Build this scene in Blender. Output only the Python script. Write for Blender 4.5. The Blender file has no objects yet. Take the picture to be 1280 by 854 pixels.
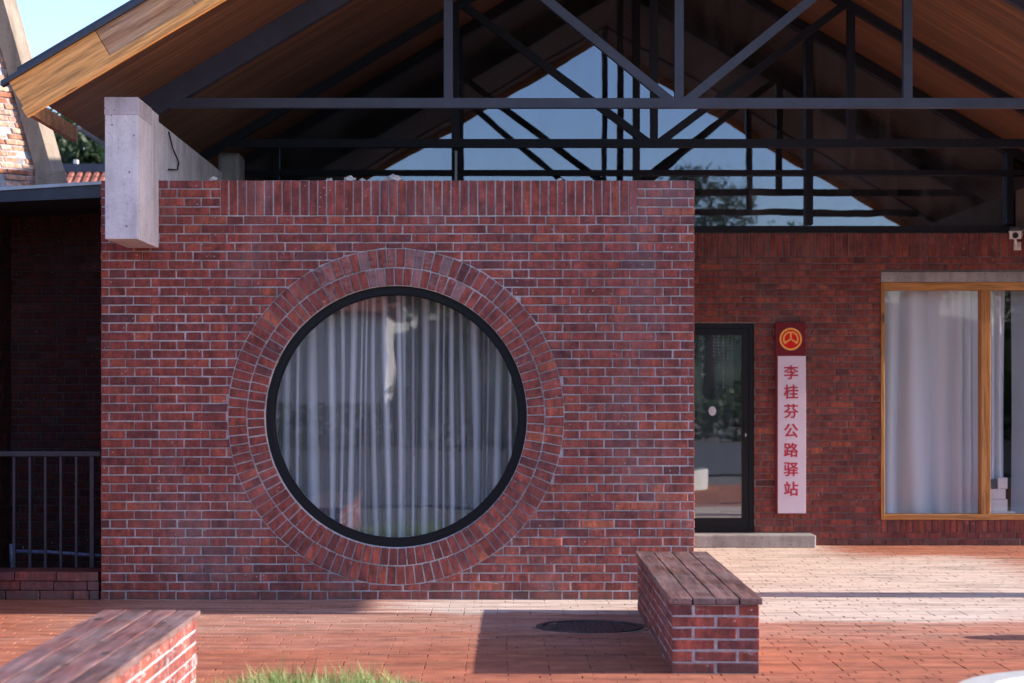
import bpy, bmesh, math, random
from mathutils import Vector, Matrix
R = math.radians
rnd = random.Random(7)
S = bpy.context.scene
COL = S.collection
F = 2490.0; CX = 623.0; CY = 492.0; H = 1.466
def X(px, s): return (px - CX) / s
def Z(py, s): return H - (py - CY) / s
def Y(s): return F / s
YF = Y(176.0)      # front wall face
YB = Y(129.6)      # rear wall face
YT = (Y(168.0), Y(144.8))   # trusses
RX = 1.34; SL = 0.594       # ridge position, roof slope
# ------------------------------------------------------------------ materials
def new_mat(name):
    m = bpy.data.materials.new(name); m.use_nodes = True
    nt = m.node_tree; b = nt.nodes['Principled BSDF']
    return m, nt, b
class N:
    def __init__(s, nt): s.nt = nt
    def n(s, t, **kw):
        o = s.nt.nodes.new(t)
        for k, v in kw.items(): setattr(o, k, v)
        return o
    def l(s, a, b): s.nt.links.new(a, b)
    def coord(s, scale=(1,1,1), kind='Object'):
        c = s.n('ShaderNodeTexCoord'); m = s.n('ShaderNodeMapping'); m.inputs['Scale'].default_value = scale
        s.l(c.outputs[kind], m.inputs['Vector']); return m.outputs['Vector']
    def rcoord(s, scale, ang):      # coordinates turned about Y first, then scaled, so grain can follow a sloping board
        c = s.n('ShaderNodeTexCoord'); r = s.n('ShaderNodeVectorRotate', rotation_type='Y_AXIS'); r.inputs['Angle'].default_value = ang
        m = s.n('ShaderNodeMapping'); m.inputs['Scale'].default_value = scale; s.l(c.outputs['Object'], r.inputs['Vector']); s.l(r.outputs[0], m.inputs['Vector']); return m.outputs['Vector']
    def noise(s, vec, scale, detail=4, rough=.6):
        o = s.n('ShaderNodeTexNoise'); o.inputs['Scale'].default_value = scale; o.inputs['Detail'].default_value = detail
        o.inputs['Roughness'].default_value = rough; s.l(vec, o.inputs['Vector']); return o.outputs['Fac']
    def ramp(s, fac, pts, interp='LINEAR'):
        o = s.n('ShaderNodeValToRGB'); o.color_ramp.interpolation = interp
        e = o.color_ramp.elements
        while len(e) < len(pts): e.new(.5)
        for k, (p, c) in enumerate(pts):
            e[k].position = p; e[k].color = (c, c, c, 1) if isinstance(c, (int, float)) else (*c, 1)
        s.l(fac, o.inputs['Fac']); return o.outputs['Color']
    def mix(s, fac, a, b, mode='MIX'):
        o = s.n('ShaderNodeMix', data_type='RGBA', blend_type=mode)
        for v, i in ((fac, 0), (a, 6), (b, 7)):
            if hasattr(v, 'is_linked') or hasattr(v, 'links'): s.l(v, o.inputs[i])
            elif isinstance(v, (int, float)): o.inputs[i].default_value = v
            else: o.inputs[i].default_value = (*v, 1)
        return o.outputs[2]
    def math(s, op, a, b=None, c=None, clamp=False):
        o = s.n('ShaderNodeMath', operation=op); o.use_clamp = clamp
        for i, v in enumerate((a, b, c)):
            if v is None: continue
            if isinstance(v, (int, float)): o.inputs[i].default_value = v
            else: s.l(v, o.inputs[i])
        return o.outputs[0]
    def bump(s, b, h, strength=.4, dist=.01):
        o = s.n('ShaderNodeBump'); o.inputs['Strength'].default_value = strength; o.inputs['Distance'].default_value = dist
        s.l(h, o.inputs['Height']); s.l(o.outputs['Normal'], b.inputs['Normal'])
def brick_mat(name, pal, mortar=(.36,.33,.36), smear=.35, rough=.72):
    m, nt, b = new_mat(name); g = N(nt)
    v = g.coord(); at = g.n('ShaderNodeAttribute', attribute_name='tint')
    sp = g.n('ShaderNodeSeparateColor'); g.l(at.outputs['Color'], sp.inputs[0])
    base = g.ramp(sp.outputs[0], [(i/(len(pal)-1), c) for i, c in enumerate(pal)])
    va = g.n('ShaderNodeVectorMath', operation='ADD'); g.l(v, va.inputs[0]); g.l(at.outputs['Color'], va.inputs[1])
    n1 = g.noise(va.outputs[0], 9, 6, .7)
    base = g.mix(.9, base, g.ramp(n1, [(.3, (.40,.38,.44)), (.5, (.95,.93,.95)), (.70, (1.6,1.45,1.4))]), 'MULTIPLY')
    n3 = g.noise(v, 70, 4, .75)
    base = g.mix(.8, base, g.ramp(n3, [(.3, .55), (.62, 1.2)]), 'MULTIPLY')
    vb = g.n('ShaderNodeVectorMath', operation='ADD'); g.l(g.coord((30,30,5)), vb.inputs[0]); g.l(at.outputs['Color'], vb.inputs[1])
    n6 = g.noise(vb.outputs[0], 1, 3, .6)
    base = g.mix(.85, base, g.ramp(n6, [(.36, (.68,.64,.70)), (.52, (1,1,1)), (.66, (1.42,1.32,1.22))]), 'MULTIPLY')
    vs = g.n('ShaderNodeTexVoronoi'); vs.inputs['Scale'].default_value = 34; g.l(v, vs.inputs['Vector'])
    spk = g.math('MULTIPLY', g.math('LESS_THAN', vs.outputs['Distance'], .16), g.math('GREATER_THAN', g.noise(v, 11, 3), .60))
    base = g.mix(g.math('MULTIPLY', spk, .8), base, (.62,.50,.48))
    # mortar smears and pale bloom, plus painted glints on the top ring bricks
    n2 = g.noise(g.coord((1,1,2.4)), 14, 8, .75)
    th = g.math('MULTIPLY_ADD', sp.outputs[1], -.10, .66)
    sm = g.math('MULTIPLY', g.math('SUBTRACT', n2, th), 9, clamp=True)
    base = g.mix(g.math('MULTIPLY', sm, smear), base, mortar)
    n4 = g.noise(g.coord((1,1,.6)), 1.6, 4, .6)
    base = g.mix(g.math('MULTIPLY', g.math('SUBTRACT', n4, .52, clamp=True), 1.0), base, tuple(min(1, c*1.1) for c in mortar))
    sz = g.n('ShaderNodeSeparateXYZ'); g.l(v, sz.inputs[0])          # splashed dirt along the foot
    fo = g.n('ShaderNodeMapRange'); g.l(g.math('ADD', sz.outputs[2], g.math('MULTIPLY_ADD', g.noise(v, 6, 5, .7), .16, -.08)), fo.inputs[0]); fo.inputs[1].default_value = 0; fo.inputs[2].default_value = .10; fo.inputs[3].default_value = .55; fo.inputs[4].default_value = 0
    base = g.mix(fo.outputs[0], base, (.075,.06,.055))
    g.l(base, b.inputs['Base Color'])
    g.l(g.ramp(sp.outputs[2], [(0, rough+.1), (.8, rough), (1, rough-.18)]), b.inputs['Roughness'])
    h = g.math('ADD', n1, g.math('MULTIPLY', n3, .5)); g.bump(b, h, .55, .006)
    return m
def mortar_mat(name, col):
    m, nt, b = new_mat(name); g = N(nt); v = g.coord()
    n = g.noise(v, 25, 6, .7); n2 = g.noise(v, 1.7, 3)
    c = g.mix(1, col, g.ramp(n, [(.3, .65), (.7, 1.2)]), 'MULTIPLY'); c = g.mix(1, c, g.ramp(n2, [(.3, .7), (.65, 1.15)]), 'MULTIPLY')
    n7 = g.noise(v, 3.4, 5, .7); c = g.mix(g.ramp(n7, [(.56, 0), (.66, .7)]), c, tuple(q*.38 for q in col))
    g.l(c, b.inputs['Base Color']); b.inputs['Roughness'].default_value = .95; g.bump(b, n, .6, .006); return m
PAL = [(.145,.048,.053), (.20,.053,.051), (.245,.060,.050), (.28,.066,.050), (.315,.076,.052), (.39,.108,.060)]
M = {}
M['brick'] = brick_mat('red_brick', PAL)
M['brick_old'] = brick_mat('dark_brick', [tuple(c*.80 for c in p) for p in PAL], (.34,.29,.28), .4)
M['brick_dim'] = brick_mat('shade_painted_brick', [tuple(c*.34 for c in p) for p in PAL], (.10,.09,.10), .12)  # red brick palette darkened: the passage's shade is painted into the colour
M['brick_orange'] = brick_mat('weathered_orange_brick', [(.42,.15,.08), (.52,.24,.14), (.62,.40,.28), (.66,.48,.36)], (.70,.60,.50), 1.0, .9)
M['brick_bench'] = brick_mat('bench_brick', PAL, (.50,.46,.48), .75)
M['mortar'] = mortar_mat('mortar', (.53,.50,.52))
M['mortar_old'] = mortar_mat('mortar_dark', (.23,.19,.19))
M['mortar_dim'] = mortar_mat('mortar_dim', (.10,.09,.10))  # passage mortar, with the same shade painted in
M['mortar_pale'] = mortar_mat('mortar_pale', (.48,.45,.47))
def concrete_mat(name, col, stain=.6):
    m, nt, b = new_mat(name); g = N(nt); v = g.coord()
    n1 = g.noise(v, 2.2, 6, .65); n2 = g.noise(v, 40, 5, .7); n3 = g.noise(g.coord((1,1,.15)), 9, 4, .6)
    c = g.mix(1, col, g.ramp(n1, [(.3, .72), (.7, 1.12)]), 'MULTIPLY')
    c = g.mix(1, c, g.ramp(n2, [(.28, .62), (.42, 1), (.7, 1.08)]), 'MULTIPLY')
    c = g.mix(stain, c, g.ramp(n3, [(.3, .55), (.55, 1.05)]), 'MULTIPLY')
    vo = g.n('ShaderNodeTexVoronoi'); vo.inputs['Scale'].default_value = 17; g.l(v, vo.inputs['Vector'])
    pit = g.math('MULTIPLY', g.math('LESS_THAN', vo.outputs['Distance'], .115), g.math('GREATER_THAN', g.noise(v, 5, 2), .50))
    c = g.mix(pit, c, tuple(q*.3 for q in col))
    g.l(c, b.inputs['Base Color']); b.inputs['Roughness'].default_value = .9; g.bump(b, n2, .5, .008); return m
M['concrete'] = concrete_mat('pale_concrete', (.74,.705,.73), .45)
M['concrete_cap'] = concrete_mat('stained_concrete', (.58,.53,.56), .6)
M['concrete_grey'] = concrete_mat('grey_concrete', (.36,.34,.34))
M['concrete_pier'] = concrete_mat('weathered_pier_concrete', (.30,.24,.19), .8)
M['concrete_dark'] = concrete_mat('brown_concrete', (.20,.16,.13))
def wood_mat(name, cols, axis=0, scale=1, grey=0, rough=.6, lines=60, ang=0):
    m, nt, b = new_mat(name); g = N(nt)
    sc = [14, 14, 14]; sc[axis] = .9
    at = g.n('ShaderNodeAttribute', attribute_name='tint')
    va = g.n('ShaderNodeVectorMath', operation='MULTIPLY_ADD'); g.l(at.outputs['Color'], va.inputs[0]); va.inputs[1].default_value = (7,7,7); 
    g.l(g.rcoord(tuple(s*scale for s in sc), ang), va.inputs[2])
    n = g.noise(va.outputs[0], 1, 8, .65)
    sc2 = [lines]*3; sc2[axis] = 3
    n2 = g.noise(g.rcoord(tuple(sc2), ang), 1, 4, .6)
    c = g.ramp(n, [(.36, cols[0]), (.5, cols[1]), (.64, cols[2])])
    c = g.mix(.85, c, g.ramp(n2, [(.34, .5), (.6, 1.25)]), 'MULTIPLY')
    kv = [3, 3, 3]; kv[axis] = 1.1
    vo = g.n('ShaderNodeTexVoronoi'); vo.inputs['Scale'].default_value = 1.6; g.l(g.rcoord(tuple(kv), ang), vo.inputs['Vector'])
    c = g.mix(g.ramp(vo.outputs['Distance'], [(.0, 1), (.09, .85), (.13, 0)]), c, tuple(q*.25 for q in cols[0]))
    if grey:
        n3 = g.noise(g.coord(), 3.2, 5, .7)
        c = g.mix(g.ramp(n3, [(.42, 0), (.62, grey)]), c, (.30,.26,.28))
    g.l(c, b.inputs['Base Color']); b.inputs['Roughness'].default_value = rough
    g.bump(b, g.math('ADD', n, n2), .5, .004); return m
M['pine'] = wood_mat('orange_pine', [(.70,.25,.050), (.82,.34,.085), (.92,.44,.14)], 0, .4, ang=R(30.7))
M['pine_worn'] = wood_mat('weathered_pine', [(.30,.12,.05), (.50,.24,.10), (.64,.36,.19)], 0, .6, .22, ang=R(30.7))
M['pine_trim'] = wood_mat('pine_trim', [(.36,.15,.035), (.45,.20,.05), (.52,.26,.08)], 2, .5)
M['pine_rail'] = wood_mat('pine_trim_rail', [(.36,.15,.035), (.45,.20,.05), (.52,.26,.08)], 0, .4)
M['plank'] = wood_mat('bench_plank', [(.07,.034,.032), (.15,.070,.062), (.27,.145,.13)], 1, 1, .3, .5)
M['plank_red'] = wood_mat('bench_plank_red', [(.10,.042,.040), (.20,.080,.072), (.32,.165,.15)], 1, 1, .22, .5)
def soffit_mat():
    m, nt, b = new_mat('soffit_boards'); g = N(nt)
    c = g.n('ShaderNodeTexCoord'); sp = g.n('ShaderNodeSeparateXYZ'); g.l(c.outputs['Object'], sp.inputs[0])
    u = g.math('MULTIPLY', sp.outputs[1], 9.0); fr = g.math('FRACT', u); fl = g.math('FLOOR', u)
    wn = g.n('ShaderNodeTexWhiteNoise', noise_dimensions='1D'); g.l(fl, wn.inputs['W'])
    n = g.noise(g.coord((1.5, 30, 1.5)), 1, 6, .7)
    base = g.ramp(n, [(.3, (.12,.052,.024)), (.55, (.20,.088,.038)), (.72, (.29,.135,.062))])
    base = g.mix(.8, base, g.ramp(wn.outputs[0], [(0, .7), (1, 1.25)]), 'MULTIPLY')
    gr = g.ramp(fr, [(0, 0), (.05, 1), (.95, 1), (1, 0)])
    base = g.mix(1, base, g.ramp(gr, [(0, .25), (1, 1)]), 'MULTIPLY')
    g.l(base, b.inputs['Base Color']); b.inputs['Roughness'].default_value = .55
    g.bump(b, gr, .6, .006); return m
M['soffit'] = soffit_mat()
def plain(name, col, rough=.5, metal=0, var=.15, scale=8, bump=.1):
    m, nt, b = new_mat(name); g = N(nt); v = g.coord()
    n = g.noise(v, scale, 5, .65)
    c = g.mix(1, col, g.ramp(n, [(.3, 1-var), (.7, 1+var)]), 'MULTIPLY'); g.l(c, b.inputs['Base Color'])
    b.inputs['Roughness'].default_value = rough; b.inputs['Metallic'].default_value = metal; b.inputs['Specular IOR Level'].default_value = .5 if max(col) > .03 else .2
    g.bump(b, n, bump, .003); return m
M['steel'] = plain('dark_blue_steel', (.045,.048,.072), .45, .0, .25, 6)
M['steel_deep'] = plain('black_steel', (.016,.017,.024), .5, 0, .2, 6)
M['frame'] = plain('black_aluminium', (.010,.011,.015), .38, 0, .1)
M['flash'] = plain('blue_grey_sheet_metal', (.05,.06,.09), .45, .3, .2)
M['flash_pale'] = plain('pale_sheet_metal', (.42,.47,.55), .4, .5, .15)
M['rail'] = plain('grey_rail_steel', (.10,.10,.13), .45, .2, .2)
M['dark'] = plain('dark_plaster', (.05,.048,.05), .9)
M['white'] = plain('white_plastic', (.72,.72,.74), .4)
M['black'] = plain('black_plastic', (.015,.015,.016), .3)
M['signred'] = plain('sign_maroon', (.16,.006,.020), .8, 0, .05)
M['signwhite'] = plain('sign_white', (.72,.65,.78), .4, 0, .04)
M['letter'] = plain('sign_red_letters', (.48,.015,.05), .4, 0, .03)
M['gold'] = plain('emblem_gold', (.95,.50,.12), .7, 0, .05)
M['embred'] = plain('emblem_red', (.75,.006,.006), .8, 0, .05)
M['pipe'] = plain('blue_white_pipe', (.25,.30,.55), .3, 0, .5, 40)
M['iron'] = plain('cast_iron', (.045,.05,.06), .5, .3, .5, 30, .5)
M['soil'] = plain('soil', (.07,.045,.03), .95, 0, .4, 30, .8)
M['tile'] = plain('roof_tile', (.34,.12,.085), .7, 0, .3, 5)
M['plaster'] = plain('white_plaster', (.72,.70,.68), .9, 0, .1, 2)
M['box'] = plain('white_card', (.72,.72,.76), .7, 0, .1)
M['boxdark'] = plain('dark_card', (.05,.07,.12), .6)
M['poster'] = plain('dark_film', (.02,.028,.04), .4)
M['marks'] = plain('pale_print', (.55,.60,.68), .6)
M['stone'] = plain('pale_stone', (.55,.53,.50), .8, 0, .2, 12, .4)
M['kerb'] = plain('white_kerb_stone', (.50,.485,.46), .6, 0, .12, 12, .3)
def glass_mat(name, refl, tint=(.75,.82,.85), wob=.0, dust=.0, gcol=(.92,.95,1)):
    m, nt, b = new_mat(name); g = N(nt); out = nt.nodes['Material Output']; nt.nodes.remove(b)
    tr = g.n('ShaderNodeBsdfTransparent'); tr.inputs['Color'].default_value = (*tint, 1)
    gl = g.n('ShaderNodeBsdfGlossy'); gl.inputs['Roughness'].default_value = .012; gl.inputs['Color'].default_value = (*gcol, 1)
    mx = g.n('ShaderNodeMixShader'); lw = g.n('ShaderNodeLayerWeight'); lw.inputs['Blend'].default_value = .5
    fac = g.math('MULTIPLY_ADD', g.math('POWER', lw.outputs['Facing'], 5), .9, refl, clamp=True)
    g.l(fac, mx.inputs[0]); g.l(tr.outputs[0], mx.inputs[1]); g.l(gl.outputs[0], mx.inputs[2])
    if wob:
        bp = g.n('ShaderNodeBump'); bp.inputs['Strength'].default_value = wob; bp.inputs['Distance'].default_value = .004
        g.l(g.noise(g.coord(), 1.6, 2, .4), bp.inputs['Height']); g.l(bp.outputs[0], gl.inputs['Normal'])
    last = mx
    if dust:
        df = g.n('ShaderNodeBsdfDiffuse'); df.inputs['Color'].default_value = (.55,.56,.6,1); m2 = g.n('ShaderNodeMixShader')
        d1 = g.noise(g.coord((1.2,1.2,.5)), 2.2, 6, .7); d2 = g.noise(g.coord((9,9,.8)), 2, 5, .7)
        g.l(g.math('MULTIPLY', g.math('MULTIPLY', g.ramp(d1, [(.35, .1), (.7, 1)]), g.ramp(d2, [(.4, .3), (.7, 1)])), dust), m2.inputs[0])
        g.l(mx.outputs[0], m2.inputs[1]); g.l(df.outputs[0], m2.inputs[2]); last = m2
    g.l(last.outputs[0], out.inputs['Surface']); return m
M['glass'] = glass_mat('window_glass', .075, (.97,.98,.985), .25, .08)
M['glass_clear'] = glass_mat('pale_window_glass', .03, (.98,.985,.99), .15)
M['glass_gable'] = glass_mat('coated_gable_glass', .16, (.75,.8,.85), .3, .13, (.66,.80,1))
M['glass_door'] = glass_mat('door_glass', .2, (.85,.9,.92), .12, .06)
def sheer_mat(name, col, base_alpha, blue=0):
    m, nt, b = new_mat(name); g = N(nt); out = nt.nodes['Material Output']; nt.nodes.remove(b)
    d = g.n('ShaderNodeBsdfDiffuse'); d.inputs['Color'].default_value = (*col, 1)
    t = g.n('ShaderNodeBsdfTranslucent'); t.inputs['Color'].default_value = (*col, 1)
    a = g.n('ShaderNodeMixShader'); a.inputs[0].default_value = .15; g.l(d.outputs[0], a.inputs[1]); g.l(t.outputs[0], a.inputs[2])
    tr = g.n('ShaderNodeBsdfTransparent'); lw = g.n('ShaderNodeLayerWeight'); lw.inputs['Blend'].default_value = .5
    at = g.n('ShaderNodeAttribute', attribute_name='tint'); sp = g.n('ShaderNodeSeparateColor'); g.l(at.outputs['Color'], sp.inputs[0])
    f = g.math('MAXIMUM', g.math('MULTIPLY', g.math('POWER', lw.outputs['Facing'], 2), .35), sp.outputs[0])
    w = g.noise(g.coord((260,260,260)), 1, 1, .5)
    fac = g.math('MULTIPLY_ADD', f, 1-base_alpha, g.math('MULTIPLY_ADD', w, .08, base_alpha-.04), clamp=True)
    mx = g.n('ShaderNodeMixShader'); g.l(fac, mx.inputs[0]); g.l(tr.outputs[0], mx.inputs[1]); g.l(a.outputs[0], mx.inputs[2])
    g.l(mx.outputs[0], out.inputs['Surface']); return m
M['sheer'] = sheer_mat('sheer_white_curtain', (.90,.93,.98), .15)
M['curtain'] = sheer_mat('white_curtain', (.80,.89,1.0), .96)
M['curtain_teal'] = sheer_mat('blue_grey_curtain', (.38,.46,.55), .95)
def paver_mat():
    m, nt, b = new_mat('red_pavers'); g = N(nt); v = g.coord()
    at = g.n('ShaderNodeAttribute', attribute_name='tint'); sp = g.n('ShaderNodeSeparateColor'); g.l(at.outputs['Color'], sp.inputs[0])
    base = g.ramp(sp.outputs[0], [(0, (.34,.095,.050)), (.35, (.40,.118,.060)), (.7, (.43,.136,.070)), (1, (.46,.165,.088))])
    n1 = g.noise(v, 7, 6, .7); base = g.mix(1, base, g.ramp(n1, [(.28, (.66,.62,.62)), (.7, (1.18,1.18,1.18))]), 'MULTIPLY')
    n5 = g.noise(v, 120, 3, .7); base = g.mix(.6, base, g.ramp(n5, [(.3, .65), (.65, 1.15)]), 'MULTIPLY')
    c = g.n('ShaderNodeTexCoord'); s3 = g.n('ShaderNodeSeparateXYZ'); g.l(c.outputs['Object'], s3.inputs[0])
    px, py = s3.outputs[0], s3.outputs[1]
    wn = g.noise(g.coord((.55,1.5,1)), 1.3, 5, .6); wn2 = g.noise(g.coord((.8,7,1)), 1.5, 5, .65)
    wy = g.math('ADD', py, g.math('MULTIPLY_ADD', wn, 2.2, -1.1)); wx = g.math('ADD', px, g.math('MULTIPLY_ADD', wn2, 2.0, -1.0))
    def step(val, a, bb): 
        o = g.n('ShaderNodeMapRange', interpolation_type='SMOOTHSTEP'); g.l(val, o.inputs[0]); o.inputs[1].default_value = a; o.inputs[2].default_value = bb; return o.outputs[0]
    def mul(*a):
        r = a[0]
        for q in a[1:]: r = g.math('MULTIPLY', r, q)
        return r
    # pale patches in the yard by the door
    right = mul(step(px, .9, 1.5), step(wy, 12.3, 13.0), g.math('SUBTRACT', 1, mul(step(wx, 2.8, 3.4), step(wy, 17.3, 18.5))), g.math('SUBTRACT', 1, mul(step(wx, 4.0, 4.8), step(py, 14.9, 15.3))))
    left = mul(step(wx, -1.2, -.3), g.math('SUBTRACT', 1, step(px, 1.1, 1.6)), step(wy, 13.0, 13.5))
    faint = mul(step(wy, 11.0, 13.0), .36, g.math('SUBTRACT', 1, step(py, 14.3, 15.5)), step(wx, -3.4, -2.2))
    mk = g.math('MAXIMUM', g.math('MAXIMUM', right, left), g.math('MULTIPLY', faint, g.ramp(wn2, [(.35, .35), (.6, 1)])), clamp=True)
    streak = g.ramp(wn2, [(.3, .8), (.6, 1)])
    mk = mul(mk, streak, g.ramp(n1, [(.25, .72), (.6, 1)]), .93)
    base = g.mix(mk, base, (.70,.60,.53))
    dirt = g.noise(g.coord((.5,3,1)), 2.4, 5, .65)
    base = g.mix(1, base, g.ramp(dirt, [(.36, .66), (.5, .98), (.62, 1.12)]), 'MULTIPLY')
    g.l(base, b.inputs['Base Color']); b.inputs['Roughness'].default_value = .85
    g.bump(b, g.math('ADD', n1, g.math('MULTIPLY', n5, .4)), .35, .004); return m
M['paver'] = paver_mat()
M['joint'] = plain('joint_sand', (.30,.14,.10), .95, 0, .4, 60, .5)
M['ground'] = plain('bare_ground', (.13,.11,.09), .95, 0, .3, 1.2, .4)
M['asphalt'] = plain('asphalt', (.055,.055,.06), .9, 0, .25, 20, .4)
def leaf_mat(name, c1, c2):
    m, nt, b = new_mat(name); g = N(nt)
    at = g.n('ShaderNodeAttribute', attribute_name='tint'); sp = g.n('ShaderNodeSeparateColor'); g.l(at.outputs['Color'], sp.inputs[0])
    g.l(g.ramp(sp.outputs[0], [(0, c1), (1, c2)]), b.inputs['Base Color']); b.inputs['Roughness'].default_value = .55
    t = g.n('ShaderNodeBsdfTranslucent'); g.l(g.ramp(sp.outputs[0], [(0, c1), (1, c2)]), t.inputs['Color'])
    mx = g.n('ShaderNodeMixShader'); mx.inputs[0].default_value = .3
    g.l(b.outputs[0], mx.inputs[1]); g.l(t.outputs[0], mx.inputs[2]); g.l(mx.outputs[0], nt.nodes['Material Output'].inputs['Surface']); return m
M['leaf'] = leaf_mat('tree_leaves', (.05,.09,.03), (.16,.24,.08))
M['leaf_dark'] = leaf_mat('dark_leaves', (.025,.045,.02), (.07,.11,.04))
M['grass'] = leaf_mat('grass_blades', (.11,.21,.035), (.58,.66,.30))
M['bark'] = plain('bark', (.10,.075,.055), .9, 0, .4, 12, .8)
# ------------------------------------------------------------------ mesh builder
OFF = {}
class MB:
    def __init__(s): s.v = []; s.f = []; s.t = []; s.m = []; s.tint = (.5,.5,.5); s.mi = 0; s.sm = []
    def face(s, idx, smooth=False): s.f.append(idx); s.t.append(s.tint); s.m.append(s.mi); s.sm.append(smooth)
    def box(s, x0, x1, y0, y1, z0, z1, mat=None):
        b = len(s.v)
        for z in (z0, z1):
            for (x, y) in ((x0,y0),(x1,y0),(x1,y1),(x0,y1)):
                p = Vector((x,y,z)); s.v.append(mat @ p if mat else p)
        for q in ((0,3,2,1),(4,5,6,7),(0,1,5,4),(1,2,6,5),(2,3,7,6),(3,0,4,7)): s.face([b+i for i in q])
    def prism(s, pts, d):                       # planar polygon extruded along vector d
        b = len(s.v); n = len(pts); d = Vector(d)
        for p in pts: s.v.append(Vector(p))
        for p in pts: s.v.append(Vector(p) + d)
        s.face(list(range(b, b+n))); s.face([b+n+i for i in reversed(range(n))])
        for i in range(n): s.face([b+i, b+n+i, b+n+(i+1)%n, b+(i+1)%n])
    def bar(s, p, q, w, t, up=(0,0,1)):         # rectangular bar from p to q, width along side, t along up
        p = Vector(p); q = Vector(q); d = (q-p).normalized(); sd = d.cross(Vector(up)).normalized(); u = sd.cross(d).normalized()
        pts = [p + sd*a*w/2 + u*c*t/2 for a, c in ((-1,-1),(1,-1),(1,1),(-1,1))]
        s.prism(pts, q-p)
    def tube(s, pts, rs, n=10, cap=True):
        pts = [Vector(p) for p in pts]
        if not isinstance(rs, (list, tuple)): rs = [rs]*len(pts)
        b = len(s.v); prev = None
        for k, p in enumerate(pts):
            d = (pts[min(k+1, len(pts)-1)] - pts[max(k-1, 0)]).normalized()
            a = d.cross(Vector((0,0,1)) if abs(d.z) < .9 else Vector((1,0,0))).normalized()
            if prev is not None and a.dot(prev) < 0: a = -a
            prev = a; c = d.cross(a)
            for i in range(n):
                t = 2*math.pi*i/n; s.v.append(p + (a*math.cos(t) + c*math.sin(t))*rs[k])
        for k in range(len(pts)-1):
            for i in range(n):
                s.face([b+k*n+i, b+k*n+(i+1)%n, b+(k+1)*n+(i+1)%n, b+(k+1)*n+i], True)
        if cap: s.face([b+i for i in reversed(range(n))]); s.face([b+(len(pts)-1)*n+i for i in range(n)])
    def build(s, name, mats, parent=None, bevel=0, world=True):
        off = OFF.get(parent.name, Vector()) if (parent and world) else Vector()   # meshes are written in the parent's own space
        me = bpy.data.meshes.new(name); me.from_pydata([tuple(Vector(v) - off) for v in s.v], [], s.f)
        if not isinstance(mats, (list, tuple)): mats = [mats]
        for m in mats: me.materials.append(m)
        me.polygons.foreach_set('material_index', s.m); me.polygons.foreach_set('use_smooth', s.sm)
        a = me.attributes.new('tint', 'FLOAT_COLOR', 'FACE')
        a.data.foreach_set('color', [c for t in s.t for c in (*t, 1.0)])
        me.update(); o = bpy.data.objects.new(name, me); COL.objects.link(o); OFF[o.name] = off
        if parent: o.parent = parent
        if bevel:
            bm = bmesh.new(); bm.from_mesh(me); bmesh.ops.recalc_face_normals(bm, faces=bm.faces); bm.to_mesh(me); bm.free()
            mod = o.modifiers.new('Bevel', 'BEVEL'); mod.width = bevel; mod.segments = 2; mod.limit_method = 'ANGLE'
        return o
def fixn(o):
    bm = bmesh.new(); bm.from_mesh(o.data); bmesh.ops.recalc_face_normals(bm, faces=bm.faces); bm.to_mesh(o.data); bm.free(); return o
def tag(o, label=None, cat=None, group=None, kind=None):
    if label: o['label'] = label
    if cat: o['category'] = cat
    if group: o['group'] = group
    if kind: o['kind'] = kind
    return o
def empty(name, loc, label, cat, group=None, rz=0):
    o = bpy.data.objects.new(name, None); COL.objects.link(o); o.location = loc; o.rotation_euler = (0,0,rz)
    o.empty_display_size = .1; OFF[o.name] = Vector(loc)
    return tag(o, label, cat, group)
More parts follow.
